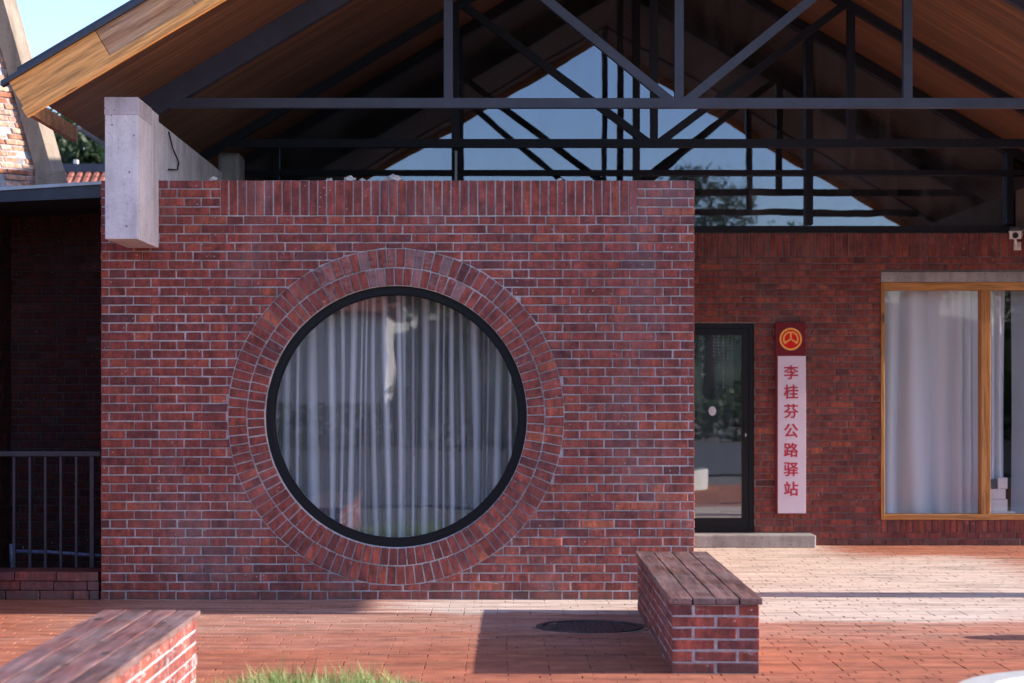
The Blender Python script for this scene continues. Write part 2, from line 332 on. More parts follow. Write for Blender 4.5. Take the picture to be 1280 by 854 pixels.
# ------------------------------------------------------------------ bricks
class Wall:
    """bricks laid on a plane: origin o, axes u, v, outward normal n"""
    def __init__(s, mb, o, u=(1,0,0), v=(0,0,1), n=(0,-1,0), jit=.0035, ch=.004, dark=0):
        s.mb = mb; s.o = Vector(o); s.u = Vector(u); s.vv = Vector(v); s.n = Vector(n); s.jit = jit; s.ch = ch; s.dark = dark
    def brick(s, poly, proud=0, deep=.016, smear=0):
        mb = s.mb; n = len(poly)
        cu = sum(p[0] for p in poly)/n; cv = sum(p[1] for p in poly)/n
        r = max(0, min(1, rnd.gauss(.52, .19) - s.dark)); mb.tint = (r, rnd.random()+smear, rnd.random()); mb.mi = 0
        pr = rnd.uniform(-1, 1)*s.jit + proud
        tu = rnd.uniform(-1, 1)*s.jit*3; tv = rnd.uniform(-1, 1)*s.jit*4
        b = len(mb.v)
        rings = ((0, -deep), (0, -s.ch*.8), (s.ch, 0))
        jj = [(rnd.uniform(-.0016, .0016), rnd.uniform(-.0016, .0016)) for _ in poly]
        for ins, d in rings:
            for (pu, pv), (ju, jv) in zip(poly, jj):
                du, dv = pu-cu, pv-cv; L = math.hypot(du, dv) or 1
                a = pu + ju - (math.copysign(min(ins, abs(du)*.4), du) if ins else 0)
                c = pv + jv - (math.copysign(min(ins, abs(dv)*.4), dv) if ins else 0)
                dd = d + pr + (tu*du + tv*dv if d > -deep else 0)
                mb.v.append(s.o + s.u*a + s.vv*c + s.n*dd)
        for k in range(2):
            for i in range(n): mb.face([b+k*n+i, b+k*n+(i+1)%n, b+(k+1)*n+(i+1)%n, b+(k+1)*n+i])
        mb.face([b+2*n+i for i in range(n)])
    def rect(s, a0, a1, b0, b1, **k):
        if a1-a0 > .012 and b1-b0 > .012: s.brick([(a0,b0),(a1,b0),(a1,b1),(a0,b1)], **k)
    def soldiers(s, u0, u1, v0, v1, w=.0635, j=.010):
        n = max(1, round((u1-u0)/w)); w = (u1-u0)/n
        for i in range(n): s.rect(u0+i*w+j/2, u0+(i+1)*w-j/2, v0+j/2, v1-j/2)
    def courses(s, u0, u1, v0, v1, ch=.0635, j=.010, L=.24, hp=.3, holes=(), circle=None, pattern=None):
        n = max(1, round((v1-v0)/ch)); ch = (v1-v0)/n; prev = []
        for r in range(n):
            b0 = v0+r*ch+j/2; b1 = v0+(r+1)*ch-j/2
            best = None
            if pattern == 'flemish':
                ls, lh = .2385, .1195; x = u0 - (0 if r % 2 else .179) + rnd.uniform(-.006,.006); cuts = [u0]; q = 0
                while x < u1:
                    x += ls if q % 2 == 0 else lh
                    if rnd.random() < .025: q += 1
                    q += 1
                    if x > u0+.035 and x < u1-.035: cuts.append(x)
                cuts.append(u1); best = (0, cuts)
            for attempt in range(0 if best else 12):
                cuts = [u0]; x = u0
                if pattern == 'run': x = u0 + (0 if r % 2 == 0 else -(L+j)/2)
                elif r % 2: x = u0 - rnd.choice((.125, .06, .18))
                while x < u1:
                    step = (L+j) if pattern == 'run' else ((.125 if rnd.random() < hp else L+j))
                    x += step
                    if x > u0+.04 and x < u1-.04: cuts.append(x)
                cuts.append(u1)
                bad = sum(1 for c in cuts[1:-1] for p in prev if abs(c-p) < .035)
                if best is None or bad < best[0]: best = (bad, cuts)
                if bad == 0: break
            cuts = best[1]; prev = cuts[1:-1]
            for a, c in zip(cuts, cuts[1:]):
                a0 = a + (j/2 if a > u0 else 0) + rnd.uniform(-.002,.002); a1 = c - (j/2 if c < u1 else 0) + rnd.uniform(-.002,.002)
                pieces = [(a0, a1, b0, b1)]
                for (h0, h1, k0, k1) in holes:
                    nx = []
                    for (p, q, m, o) in pieces:
                        if q <= h0 or p >= h1 or o <= k0 or m >= k1: nx.append((p,q,m,o)); continue
                        if p < h0: nx.append((p, h0, m, o))
                        if q > h1: nx.append((h1, q, m, o))
                        if m < k0: nx.append((max(p,h0), min(q,h1), m, k0))
                        if o > k1: nx.append((max(p,h0), min(q,h1), k1, o))
                    pieces = nx
                for (p, q, m, o) in pieces:
                    if q-p < .02 or o-m < .014: continue
                    poly = [(p,m),(q,m),(q,o),(p,o)]
                    if circle:
                        cu, cv, rr = circle; mu, mv = (p+q)/2, (m+o)/2; d = math.hypot(mu-cu, mv-cv)
                        if d < rr - .14: continue
                        nu, nv = (mu-cu)/d, (mv-cv)/d; out = []
                        def sd(t): return (t[0]-cu)*nu + (t[1]-cv)*nv - rr
                        for i in range(4):
                            A, B = poly[i], poly[(i+1)%4]; sa, sb = sd(A), sd(B)
                            if sa >= 0: out.append(A)
                            if (sa < 0) != (sb < 0):
                                t = sa/(sa-sb); out.append((A[0]+(B[0]-A[0])*t, A[1]+(B[1]-A[1])*t))
                        poly = out
                        if len(poly) < 3: continue
                        ar = abs(sum(poly[i][0]*poly[(i+1)%len(poly)][1]-poly[(i+1)%len(poly)][0]*poly[i][1] for i in range(len(poly))))/2
                        if ar < .0006: continue
                    s.brick(poly)
# ------------------------------------------------------------------ THE BUILDING
bld = empty('station_building', (0, YB, 0), 'red brick station building with round window, glazed gable and timber-edged roof', 'building')
FX0, FX1 = X(126,176), X(868,176); FZ = Z(225,176)
WC = (X(495,176), Z(521,176)); WR = .932; RO = 1.193
# front wall
mb = MB(); w = Wall(mb, (0, YF, 0))
SX0, SX1 = X(275,176), X(797,176)
CH = FZ/47
w.courses(FX0, FX1, 0, FZ-4*CH, ch=CH, circle=(WC[0], WC[1], RO+.006), pattern='flemish')
w.courses(FX0, SX0, FZ-4*CH, FZ, ch=CH, pattern='flemish'); w.courses(SX1, FX1, FZ-4*CH, FZ, ch=CH, pattern='flemish'); w.soldiers(SX0, SX1, FZ-4*CH, FZ)
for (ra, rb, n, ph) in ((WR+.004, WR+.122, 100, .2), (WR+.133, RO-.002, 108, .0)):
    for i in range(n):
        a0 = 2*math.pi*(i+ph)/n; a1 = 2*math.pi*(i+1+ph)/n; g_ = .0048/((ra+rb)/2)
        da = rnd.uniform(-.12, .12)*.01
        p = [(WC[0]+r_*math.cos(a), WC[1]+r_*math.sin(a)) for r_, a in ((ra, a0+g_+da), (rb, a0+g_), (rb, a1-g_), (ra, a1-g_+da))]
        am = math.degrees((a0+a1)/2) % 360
        w.brick(p, proud=.002, smear=(rnd.choice((0,1.2,2.4)) if 62 < am < 122 else 0))  # extra pale colour on the upper arc paints glints onto these bricks
# right end face of the front wall (towards the door)
w2 = Wall(mb, (FX1, YF+.02, 0), (0,1,0), (0,0,1), (1,0,0)); w2.courses(0, YB-YF-.12, 0, FZ, ch=CH, pattern='flemish')
w3 = Wall(mb, (FX0, YF+.9, 0), (0,-1,0), (0,0,1), (-1,0,0)); w3.courses(0, .88, 0, FZ, ch=CH, pattern='flemish')
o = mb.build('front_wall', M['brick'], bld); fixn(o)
# mortar body with the round hole
mb = MB(); y0 = YF+.008; x0, x1 = FX0+.004, FX1-.004; z1 = FZ-.004
angs = [2*math.pi*i/96 for i in range(96)]
for (cx_, cz_) in ((x0,0),(x1,0),(x1,z1),(x0,z1)): angs.append(math.atan2(cz_-WC[1], cx_-WC[0]) % (2*math.pi))
angs = sorted(set(angs))
def edge(a):
    c, s_ = math.cos(a), math.sin(a); t = 1e9
    if c > 1e-9: t = min(t, (x1-WC[0])/c)
    if c < -1e-9: t = min(t, (x0-WC[0])/c)
    if s_ > 1e-9: t = min(t, (z1-WC[1])/s_)
    if s_ < -1e-9: t = min(t, (0-WC[1])/s_)
    return (WC[0]+c*t, WC[1]+s_*t)
for i, a in enumerate(angs):
    b = angs[(i+1) % len(angs)]
    A = (WC[0]+WR*math.cos(a), WC[1]+WR*math.sin(a)); B = (WC[0]+WR*math.cos(b), WC[1]+WR*math.sin(b)); C_ = edge(b); D = edge(a)
    k = len(mb.v)
    for (px_, pz_) in (A, B, C_, D): mb.v.append(Vector((px_, y0, pz_)))
    for (px_, pz_) in (A, B, C_, D): mb.v.append(Vector((px_, YF+.24, pz_)))
    mb.face([k, k+3, k+2, k+1]); mb.face([k+4, k+5, k+6, k+7]); mb.face([k, k+1, k+5, k+4]); mb.face([k+3, k+7, k+6, k+2])
mb.box(FX1-.20, FX1-.006, YF+.24, YB+.02, 0, z1); mb.box(FX0+.006, FX0+.20, YF+.24, YB+.02, 0, z1)
mb.box(FX0+.20, FX1-.20, YF+.24, YB+.02, z1-.15, z1-.01)
o = mb.build('mortar_joints', M['mortar'], bld)
# lumps of spilt mortar on the wall head
lumps = []
for i, (px_, sz) in enumerate(((265,.022),(436,.03),(410,.018),(493,.034),(484,.02),(452,.016),(700,.014),(610,.012))):
    mb = MB(); bm = bmesh.new(); bmesh.ops.create_icosphere(bm, subdivisions=3, radius=1)
    for v in bm.verts:
        k = 1 + .28*math.sin(v.co.x*5+i)*math.cos(v.co.z*6+i*2) + rnd.uniform(-.06,.06)
        v.co = Vector((v.co.x*sz*1.5*k, v.co.y*sz*1.2*k, max(-.3, v.co.z)*sz*k))
    me = bpy.data.meshes.new('mortar_lump'); bm.to_mesh(me); bm.free(); me.materials.append(M['stone'])
    o = bpy.data.objects.new('mortar_lump', me); COL.objects.link(o); o.location = (X(px_,176), YF+.05+.02*(i%3), FZ+sz*.25); lumps.append(o)
LL = ['small grey mortar lump on the wall top nearest the concrete pier', 'flat pale mortar lump on the wall top, right of a low crumb',
 'low mortar crumb on the wall top, just left of the flat pale lump', 'largest pale mortar lump on the wall top above the round window', 'mortar lump touching the left side of the largest lump',
 'tiny mortar crumb between the flat lump and the largest lump', 'mortar crumb on the wall top furthest right, below the truss diagonals', 'tiny mortar crumb on the wall top right of the steel post']
for o, l in zip(lumps, LL): tag(o, l, 'mortar lump', 'mortar lumps on the wall top')
# rear wall
BX1 = 7.4; BT = Z(291,129.6)
DX0, DX1, DZ0, DZ1 = 1.44, X(943,129.6), .125, Z(404,129.6)
VX0, VX1, VZ0, VZ1 = X(1101,129.6), 6.3, Z(650,129.6), Z(340,129.6)
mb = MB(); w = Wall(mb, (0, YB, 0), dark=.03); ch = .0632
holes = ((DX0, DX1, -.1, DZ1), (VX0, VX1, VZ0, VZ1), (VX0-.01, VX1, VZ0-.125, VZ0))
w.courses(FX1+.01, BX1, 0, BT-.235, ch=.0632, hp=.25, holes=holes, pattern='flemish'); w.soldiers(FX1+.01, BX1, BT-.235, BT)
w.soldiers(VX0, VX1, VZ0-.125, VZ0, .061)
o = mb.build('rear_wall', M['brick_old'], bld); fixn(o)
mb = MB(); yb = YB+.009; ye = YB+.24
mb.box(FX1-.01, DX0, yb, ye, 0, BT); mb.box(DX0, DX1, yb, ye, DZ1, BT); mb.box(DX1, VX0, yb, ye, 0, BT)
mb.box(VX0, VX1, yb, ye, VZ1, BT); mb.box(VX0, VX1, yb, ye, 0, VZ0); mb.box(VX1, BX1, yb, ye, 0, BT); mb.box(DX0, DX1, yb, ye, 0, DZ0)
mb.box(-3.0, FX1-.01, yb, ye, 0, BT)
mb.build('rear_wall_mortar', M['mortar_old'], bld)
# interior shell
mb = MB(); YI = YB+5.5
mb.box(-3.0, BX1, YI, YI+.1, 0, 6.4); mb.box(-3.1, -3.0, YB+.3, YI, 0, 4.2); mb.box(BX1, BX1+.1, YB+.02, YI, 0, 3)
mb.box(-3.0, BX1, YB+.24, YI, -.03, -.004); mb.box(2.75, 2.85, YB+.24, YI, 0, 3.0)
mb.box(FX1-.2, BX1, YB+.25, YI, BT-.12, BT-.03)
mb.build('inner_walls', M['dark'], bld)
# doorstep
mb = MB(); mb.box(FX1+.02, X(1020,131.6), Y(131.6), YB-.002, 0, .121); st = mb.build('doorstep', M['concrete_grey'], bld, bevel=.012)
st['label'] = 'long grey concrete doorstep'
# glazed gable
def soff(x, off=0): return 3.39 + SL*((x+3.09) if x < RX else (2*RX+3.09-x)) - off
GY = YB+.02
gz = Z(219,129.6); gs = Z(283,129.6)
panes = []; pr_ = random.Random(12)
cols_ = [X(q, 129.6) for q in (300, 345, 571, 796.7, 1012, 1263, 1345)]; ztr = Z(215.5,129.6)
for xa, xb in zip(cols_, cols_[1:]):
    for lo in (True, False):
        pts = [(xa, gs), (xb, gs), (xb, min(ztr, soff(xb,.03))), (xa, min(ztr, soff(xa,.03)))] if lo else [(xa, ztr), (xb, ztr), (xb, soff(xb,.03)), (xa, soff(xa,.03))]
        if not lo and (soff(xa,.03) < ztr or soff(xb,.03) < ztr): continue
        tx, tz = .008 + pr_.uniform(-.0022,.0022), pr_.uniform(-.0016,.0016); mx_ = (xa+xb)/2
        g1 = MB(); g1.prism([(x, GY+.045+.003*mx_+tx*(x-mx_)+tz*(z-ztr), z) for x, z in pts], (0,.010,0)); panes.append(g1)
gf = MB()
def hb(z, t=.055, xa=-2.9, xb=5.55, dy=.0): gf.box(xa, xb, GY-dy, GY+.12, z-t/2, z+t/2)
hb(Z(287,129.6), .075); hb(Z(215.5,129.6), .05, dy=.01)
for px_, t in ((571,.10),(796,.062),(1012,.07),(1263,.06),(345,.06)):
    x = X(px_,129.6); top = soff(x,.02)
    gf.box(x-t/2, x+t/2, GY-.02, GY+.13, gs+.02, top)
for sgn in (-1, 1):
    xa = RX; xb = -2.9 if sgn < 0 else 5.58
    gf.bar((xa, GY+.05, soff(xa,.06)), (xb, GY+.05, soff(xb,.06)), .12, .09, up=(0,0,1))
gw = gf.build('gable_window', M['steel_deep'], bld); [q.build('gable_pane', M['glass_gable'], gw) for q in panes]
mb = MB(); x = X(569.5,131); mb.box(x-.011, x+.011, GY-.06, GY-.02, BT, Z(186,131)); mb.build('pale_strip', M['flash_pale'], bld)  # thin pale upright strip in front of the gable glazing
# trusses
def truss(yc, wd, mat, topoff):
    zc = Z(129.5,168)
    t = MB(); t.box(-2.44, 5.05, yc-.035, yc+.035, zc-.036, zc+.036)
    ob = t.build('roof_truss', mat, bld)
    for sgn in (-1, 1):
        c = MB(); xb = -2.62 if sgn < 0 else 2*RX+2.62
        c.bar((RX, yc, soff(RX, topoff)), (xb, yc, soff(xb, topoff)), .09, wd)
        c.build('top_chord', mat, ob)
    for px_ in (560.5, 848.5, 1134):
        x = X(px_,168); c = MB(); c.box(x-.033, x+.033, yc-.033, yc+.033, zc+.037, soff(x, topoff)); c.build('post', mat, ob)
    for sgn in (-1, 1):
        c = MB(); xm = RX + sgn*.055; xe = RX + sgn*1.66
        c.bar((xm, yc, zc+.012), (xe, yc, soff(xe, topoff)), .062, .066); c.build('diagonal', mat, ob)
    return ob
truss(YT[0], .165, M['steel'], .09); truss(YT[1], .075, M['steel_deep'], .205)
# roof
roof = MB()
YR0, YR1 = Y(190)+.03, YI+.6
def slab(m, xa, xb, ya, yb_, off0, off1):
    m.prism([(xa, ya, soff(xa,off0)), (xb, ya, soff(xb,off0)), (xb, ya, soff(xb,off1)), (xa, ya, soff(xa,off1))], (0, yb_-ya, 0))
EL, ER = -3.05, 6.62
for xa, xb in ((EL, RX), (RX, ER)):
    slab(roof, xa-(.12 if xa < RX else 0), xb, YR0-.02, YR1, -.22, -.27)
    slab(roof, xa, xb, YR0+.01, YR1, -.012, -.215)
rf = roof.build('roof', M['flash'], bld)
so = MB()
for xa, xb in ((EL, RX), (RX, ER)):
    slab(so, xa, xb, YR0, YT[0]-.05, 0, -.01)
    slab(so, max(xa, -2.62), min(xb, 5.3), YT[0]+.046, YT[1]-.046, .165, .155)
    slab(so, xa, xb, YT[0]+.046, YT[1]-.046, 0, -.01)
    slab(so, xa, xb, YT[0]-.05, YT[0]+.046, 0, -.01)
    slab(so, xa, xb, YT[1]-.046, YR1, 0, -.01)
so.build('soffit', M['soffit'], rf)
# barge boards: upper fascia in lengths, lower strip
def barge(xa, xb, o0, o1, y, th, mat, name):
    m = MB(); nx, nz = -SL, 1.0
    m.prism([(xa, y, soff(xa,o0)), (xb, y, soff(xb,o0)), (xb, y, soff(xb,o1)), (xa, y, soff(xa,o1))], (0, th, 0))
    return m
def barge_l(xa, xb, o0, o1, y, th, cut=True):
    m = MB(); d = (o0-o1); sh = d*SL/(1+SL*SL)   # perpendicular end cut on the left end
    c = sh if cut else 0
    m.prism([(xa+c, y, soff(xa+c,o0)), (xb+c, y, soff(xb+c,o0)), (xb, y, soff(xb,o1)), (xa, y, soff(xa,o1))], (0, th, 0)); return m
YBG = Y(190)
xs = X(119,190)
barge_l(-3.22, xs, .022, -.20, YBG, .028).build('fascia_board', M['pine'], rf)
fb = barge_l(xs+.004, X(226,190), .022, -.20, YBG, .028).build('fascia_board', M['pine_worn'], rf); fb['label'] = 'weathered pinkish fascia board with dark stains'
barge_l(X(226,190)+.004, RX-.10, .022, -.20, YBG, .028).build('fascia_board', M['pine_worn'], rf)
barge_l(-3.135, RX-.035, .10, .020, YBG-.012, .045).build('lower_fascia', M['pine'], rf)
m = MB(); m.prism([(RX, YBG, soff(RX,.022)), (ER+.05, YBG, soff(ER+.05,.022)), (ER+.05, YBG, soff(ER+.05,-.2)), (RX, YBG, soff(RX,-.2))], (0,.028,0)); m.build('fascia_board', M['pine'], rf)
m = MB(); m.prism([(RX, YBG-.012, soff(RX,.10)), (ER+.05, YBG-.012, soff(ER+.05,.10)), (ER+.05, YBG-.012, soff(ER+.05,.02)), (RX, YBG-.012, soff(RX,.02))], (0,.045,0)); m.build('lower_fascia', M['pine'], rf)
m = MB()
for sgn in (-1, 1):
    xb = -3.27 if sgn < 0 else ER+.1
    m.prism([(RX, YBG-.03, soff(RX,-.205)), (xb, YBG-.03, soff(xb,-.205)), (xb, YBG-.03, soff(xb,-.235)), (RX, YBG-.03, soff(RX,-.235))], (0,.10,0))
m.build('edge_flashing', M['flash'], rf)
m = MB(); m.box(-3.115, -3.075, YBG+.035, Y(171), soff(-3.09,.085), soff(-3.09,-.02)); m.build('eave_board', M['pine_worn'], rf)
m = MB(); m.box(-3.075, -3.05, Y(171), YR1, soff(-3.06,.02), soff(-3.06,-.2)); m.build('eave_gutter', M['flash_pale'], rf)
# concrete beams
PL, PR = X(131,187), X(172,187)
m = MB(); m.box(PL, PR, Y(187), YF-.003, Z(299,187), Z(122,187)); m.box(PL+.02, PR-.004, YF-.003, YB, FZ+.004, 3.40)
cb = m.build('concrete_beam', M['concrete'], bld, bevel=.006)
m = MB(); m.box(PL-.004, PR+.004, Y(187)-.004, YF-.3, Z(144,187), Z(122,187)+.003); c = m.build('beam_cap', M['concrete_cap'], bld, bevel=.005)
m = MB(); m.box(X(272,143), X(299,143), Y(143), Y(143)+.4, FZ+.01, Z(190,143)); m.build('bearing_block', M['concrete_grey'], bld, bevel=.03)
m = MB(); m.box(4.99, 5.3, Y(187), YB, BT+.01, 3.42); m.box(5.0, 5.3, 14.28, 14.64, 0, BT+.01); m.build('concrete_beam', M['concrete_dark'], bld)
m = MB()
for pts in ([(.0,.85),(.02,.62),(.05,.45),(.045,.3),(.0,.2)],):
    m = MB(); m.tube([(PR+.012, YF+.35+p[0]*9, FZ+p[1]*.42+.03) for p in pts], .006, 6); m.build('loose_wire', M['black'], bld)
# round window
def ring(mb, r0, r1, y0, y1, n=96):
    for i in range(n):
        a, b = 2*math.pi*i/n, 2*math.pi*(i+1)/n
        k = len(mb.v)
        for y in (y0, y1):
            for (r, t) in ((r0,a),(r1,a),(r1,b),(r0,b)): mb.v.append(Vector((WC[0]+r*math.cos(t), y, WC[1]+r*math.sin(t))))
        mb.face([k,k+1,k+2,k+3]); mb.face([k+7,k+6,k+5,k+4]); mb.face([k+1,k+5,k+6,k+2], True); mb.face([k,k+3,k+7,k+4], True)
rw = MB(); ring(rw, WR-.056, WR-.001, YF+.055, YF+.135); ring(rw, WR-.066, WR-.054, YF+.075, YF+.13)
rwo = fixn(rw.build('round_window', M['frame'], bld))
m = MB(); k = 96; c = [(WC[0]+(WR-.068)*math.cos(2*math.pi*i/k), YF+.095, WC[1]+(WR-.068)*math.sin(2*math.pi*i/k)) for i in range(k)]
m.prism(c, (0,.008,0)); m.build('window_glass', M['glass'], rwo)
m = MB(); ring(m, WR-.002, WR+.006, YF+.03, YF+.055); fixn(m.build('sealant', M['mortar_pale'], rwo))
# room behind round window
# door
dr = MB(); yd = YB+.05
def frame(mb, xa, xb, za, zb, t, y0, y1, tb=None):
    tb = tb or t
    mb.box(xa, xa+t, y0, y1, za, zb); mb.box(xb-t, xb, y0, y1, za, zb); mb.box(xa+t, xb-t, y0, y1, zb-t, zb); mb.box(xa+t, xb-t, y0, y1, za, za+tb)
frame(dr, DX0+.002, DX1-.002, DZ0, DZ1-.002, .045, yd-.02, yd+.05)
gx1, gz0, gz1 = X(928,129.6), Z(648,129.6), Z(419,129.6)
dro = dr.build('entrance_door', M['frame'], bld)
m = MB(); xa, xb, za, zb = DX0+.05, DX1-.05, DZ0+.04, DZ1-.05
m.box(xa, xa+.07, yd-.01, yd+.04, za, zb); m.box(gx1, xb, yd-.01, yd+.04, za, zb); m.box(xa+.07, gx1, yd-.01, yd+.04, gz1, zb); m.box(xa+.07, gx1, yd-.01, yd+.04, za, gz0)
m.build('door_leaf', M['frame'], dro)
m = MB(); m.box(xa+.06, gx1+.01, yd+.012, yd+.02, gz0-.01, gz1+.01); m.build('door_glass', M['glass_door'], dro)
m = MB(); hx, hz = X(933,129.8), Z(533,129.8)
m.box(hx-.018, hx+.018, yd-.018, yd-.010, hz-.12, hz+.03); m.tube([(hx, yd-.01, hz), (hx, yd-.055, hz)], .009, 10); m.tube([(hx+.008, yd-.055, hz), (hx-.12, yd-.058, hz+.002)], .010, 10)
m.build('door_handle', M['frame'], dro)
m = MB(); m.box(hx-.004, hx+.006, yd-.024, yd-.018, hz-.10, hz-.07); m.build('key_plate', M['white'], dro)
m = MB(); c = [(X(892,130)+.036*math.cos(a*math.pi/12), yd-.002, Z(514,130)+.046*math.sin(a*math.pi/12)) for a in range(24)]
m.prism(c, (0,.003,0)); tag(m.build('oval_sticker', M['marks']), 'white oval sticker on the glass of the entrance door', 'sticker')
# dark notice panel inside the door, with columns of tiny unreadable writing
pn = empty('notice_panel', (X(895,129), yd+.12, .9), 'dark notice panel with columns of pale writing behind the door glass', 'notice panel')
m = MB(); m.box(X(872,129), X(918,129), yd+.10, yd+.115, Z(552,129), Z(412,129)); m.build('panel_board', M['poster'], pn)
for (px_, ya, yb2, st_, szz) in ((879,424,470,11,.05),(893,420,445,4,.017),(899,420,462,4,.019),(905,420,486,4,.019),(911,420,452,4,.016)):
    yy = ya; m = MB()
    while yy < yb2:
        for q in range(4 if szz > .03 else 2):
            a = rnd.uniform(0,1); z = Z(yy,129) + rnd.uniform(-.35,.35)*szz; x = X(px_,129) + rnd.uniform(-.2,.2)*szz
            if q % 2: m.box(x-szz*.42, x+szz*.42, yd+.096, yd+.099, z-.0035-szz*.03, z+.0035)
            else: m.box(x-.004, x+.004, yd+.0965, yd+.0995, z-szz*.4, z+szz*.4)
        yy += st_
    m.build('writing_column', M['marks'], pn)
# timber window
tw = MB(); yw = YB-.015; zt = Z(353,129.6); t = .04
tw.box(VX0, VX0+.035, yw, yw+.16, VZ0, zt); tw.box(VX1-.04, VX1, yw, yw+.16, VZ0, zt)
tw.mi = 1; tw.box(VX0+.035, VX1-.04, yw+.003, yw+.157, zt-.075, zt); tw.box(VX0+.035, VX1-.04, yw+.003, yw+.157, VZ0, VZ0+.055); tw.mi = 0
mx0, mx1 = X(1226.5,129.6), X(1238,129.6); tw.box(mx0, mx1, yw+.006, yw+.15, VZ0+.055, zt-.075); tw.box(5.56, 5.64, yw+.006, yw+.15, VZ0+.055, zt-.075)
two = tw.build('timber_window', [M['pine_trim'], M['pine_rail']], bld, bevel=.004)
m = MB()
for xa, xb in ((VX0+.02, mx0+.02), (mx1-.02, 5.58), (5.62, VX1-.02)): m.box(xa, xb, yw+.085, yw+.093, VZ0+.03, zt-.05)
m.build('window_glass', M['glass_clear'], two)
m = MB(); m.box(VX0, VX1+.1, YB-.012, YB+.2, zt+.002, VZ1); l_ = m.build('lintel', M['concrete_grey'], bld, bevel=.004)
# ------------------------------------------------------------------ curtains
def curtain(name, x0, x1, z0, z1, yc, amp, wl, seed, mat, label, cat='curtain', pinch=.0, group=None):
    r = random.Random(seed); n = int((x1-x0)/wl*14); nz = 26
    ks = []; x = 0
    while x < (x1-x0)+wl*2:
        w_ = wl*r.choice((.45,.6,.8,1,1.3,1.8)); ks.append((x, w_, r.uniform(.45,1), r.uniform(-1,1))); x += w_
    def off(u, k):
        for (a, w_, am, dr_) in ks:
            aa = a + dr_*.05*wl*3*k
            if u < a + w_:
                t = (u-a)/w_; return amp*am*(abs(math.sin(math.pi*t))**.8) + .15*amp*math.sin(u*9+seed)
        return 0
    m = MB()
    for j in range(nz+1):
        k = j/nz; z = z1 + (z0-z1)*k
        for i in range(n+1):
            u = (x1-x0)*i/n; uu = u + .012*math.sin(k*2.2+u*6+seed)*1.0
            m.v.append(Vector((x0+u+.010*math.sin(k*3+u*11), yc - off(uu, k)*(.75+.35*k), z)))
    def dens(u):                     # gathered pleats are several layers of cloth, the stretches between them one
        for (a, w_, am, dr_) in ks:
            if u < a + w_:
                t = abs((u-a)/w_ - .5)*2; return min(1, max(0, 1 - t*(1.35+am*.8))**.6 * (.35+.75*am))
        return 0
    for j in range(nz):
        for i in range(n):
            d_ = dens((x1-x0)*(i+.5)/n + .012*math.sin(j/nz*2.2+i*.1)); m.tint = (d_, d_, d_)
            m.face([j*(n+1)+i, j*(n+1)+i+1, (j+1)*(n+1)+i+1, (j+1)*(n+1)+i], True)
    return tag(m.build(name, mat), label, cat, group)
curtain('sheer_curtain', WC[0]-1.05, WC[0]+.02, .30, 2.35, YF+.42, .09, .088, 3, M['sheer'], 'left sheer white curtain hanging in folds inside the round window')
curtain('sheer_curtain', WC[0]-.01, WC[0]+1.05, .30, 2.35, YF+.44, .09, .088, 9, M['sheer'], 'right sheer white curtain hanging in folds inside the round window')
curtain('curtain', VX0+.02, mx0+.06, .25, 2.5, YB+.34, .13, .17, 5, M['curtain'], 'wide white curtain covering the left pane of the timber window')
curtain('curtain', mx1-.04, X(1258,128), .25, 2.5, YB+.34, .09, .13, 8, M['curtain'], 'narrow white curtain just right of the timber mullion')
curtain('curtain', X(1266,128), VX1, .25, 2.5, YB+.32, .03, .3, 11, M['curtain_teal'], 'blue grey curtain right of the dark gap in the timber window')
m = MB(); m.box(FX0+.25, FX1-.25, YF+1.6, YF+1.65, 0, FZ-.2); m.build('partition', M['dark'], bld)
# boxes behind right pane
bxs = [(1240,1262,625,640,.0,'box','lowest white box of the pile inside the timber window'),(1238,1260,612,624.5,.01,'box','middle white box of the pile inside the timber window'),
       (1250,1262,598,611.5,.0,'box','small upright white box on top of the pile inside the timber window'),(1237,1249,600,611.5,.02,'boxdark','small dark blue box beside the upright white box on the pile')]
for a, b_, c_, d_, dy, mt, lb in bxs:
    m = MB(); m.box(X(a,129), X(b_,129), YB+.17+dy, YB+.25+dy, Z(d_,129)-.0, Z(c_,129)); m.box(X(a,129)+.01, X(b_,129)-.01, YB+.168+dy, YB+.17+dy, (Z(d_,129)+Z(c_,129))/2-.004, (Z(d_,129)+Z(c_,129))/2+.004)
    tag(m.build('cardboard_box', M[mt], bevel=.003), lb, 'box', 'boxes inside the timber window')
m = MB(); m.box(X(1236,129)-.02, X(1264,129)+.06, YB+.155, YB+.285, Z(648,129), Z(640.3,129)); tag(m.build('window_shelf', M['box'], bld, bevel=.002), None)
# ------------------------------------------------------------------ sign
sgx0, sgx1 = X(970,130.2), X(1008,130.2); ys = YB-.03; sz0, sz1, szm = Z(642,130.2), Z(403,130.2), Z(445,130.2)
sg = empty('name_board', ((sgx0+sgx1)/2, YB, sz0), 'tall white signboard with red characters and a maroon emblem top beside the door', 'sign')
m = MB(); m.box(sgx0, sgx1-.002, ys-.02, YB-.006, sz0+.002, sz1-.0); m.build('backing_panel', M['signred'], sg, bevel=.002)
m = MB(); m.box(sgx0+.022, sgx1, ys-.028, ys-.0201, sz0, szm); m.build('white_panel', M['signwhite'], sg, bevel=.0015)
ec = (X(989.1,130.2), Z(423.8,130.2)); er = .108
def disc(m, r0, r1, a0, a1, y, th, n=48):
    seg = max(2, int(n*(a1-a0)/360))
    for i in range(seg):
        a, b = R(a0+(a1-a0)*i/seg), R(a0+(a1-a0)*(i+1)/seg)
        pts = [(ec[0]+r*math.cos(t), y, ec[1]+r*math.sin(t)) for r, t in ((r0,a),(r1,a),(r1,b),(r0,b))]
        m.prism(pts, (0,th,0))
m = MB(); disc(m, .001, er*.84, 0, 360, ys-.0225, .002); fixn(m.build('emblem_disc', M['embred'], sg))
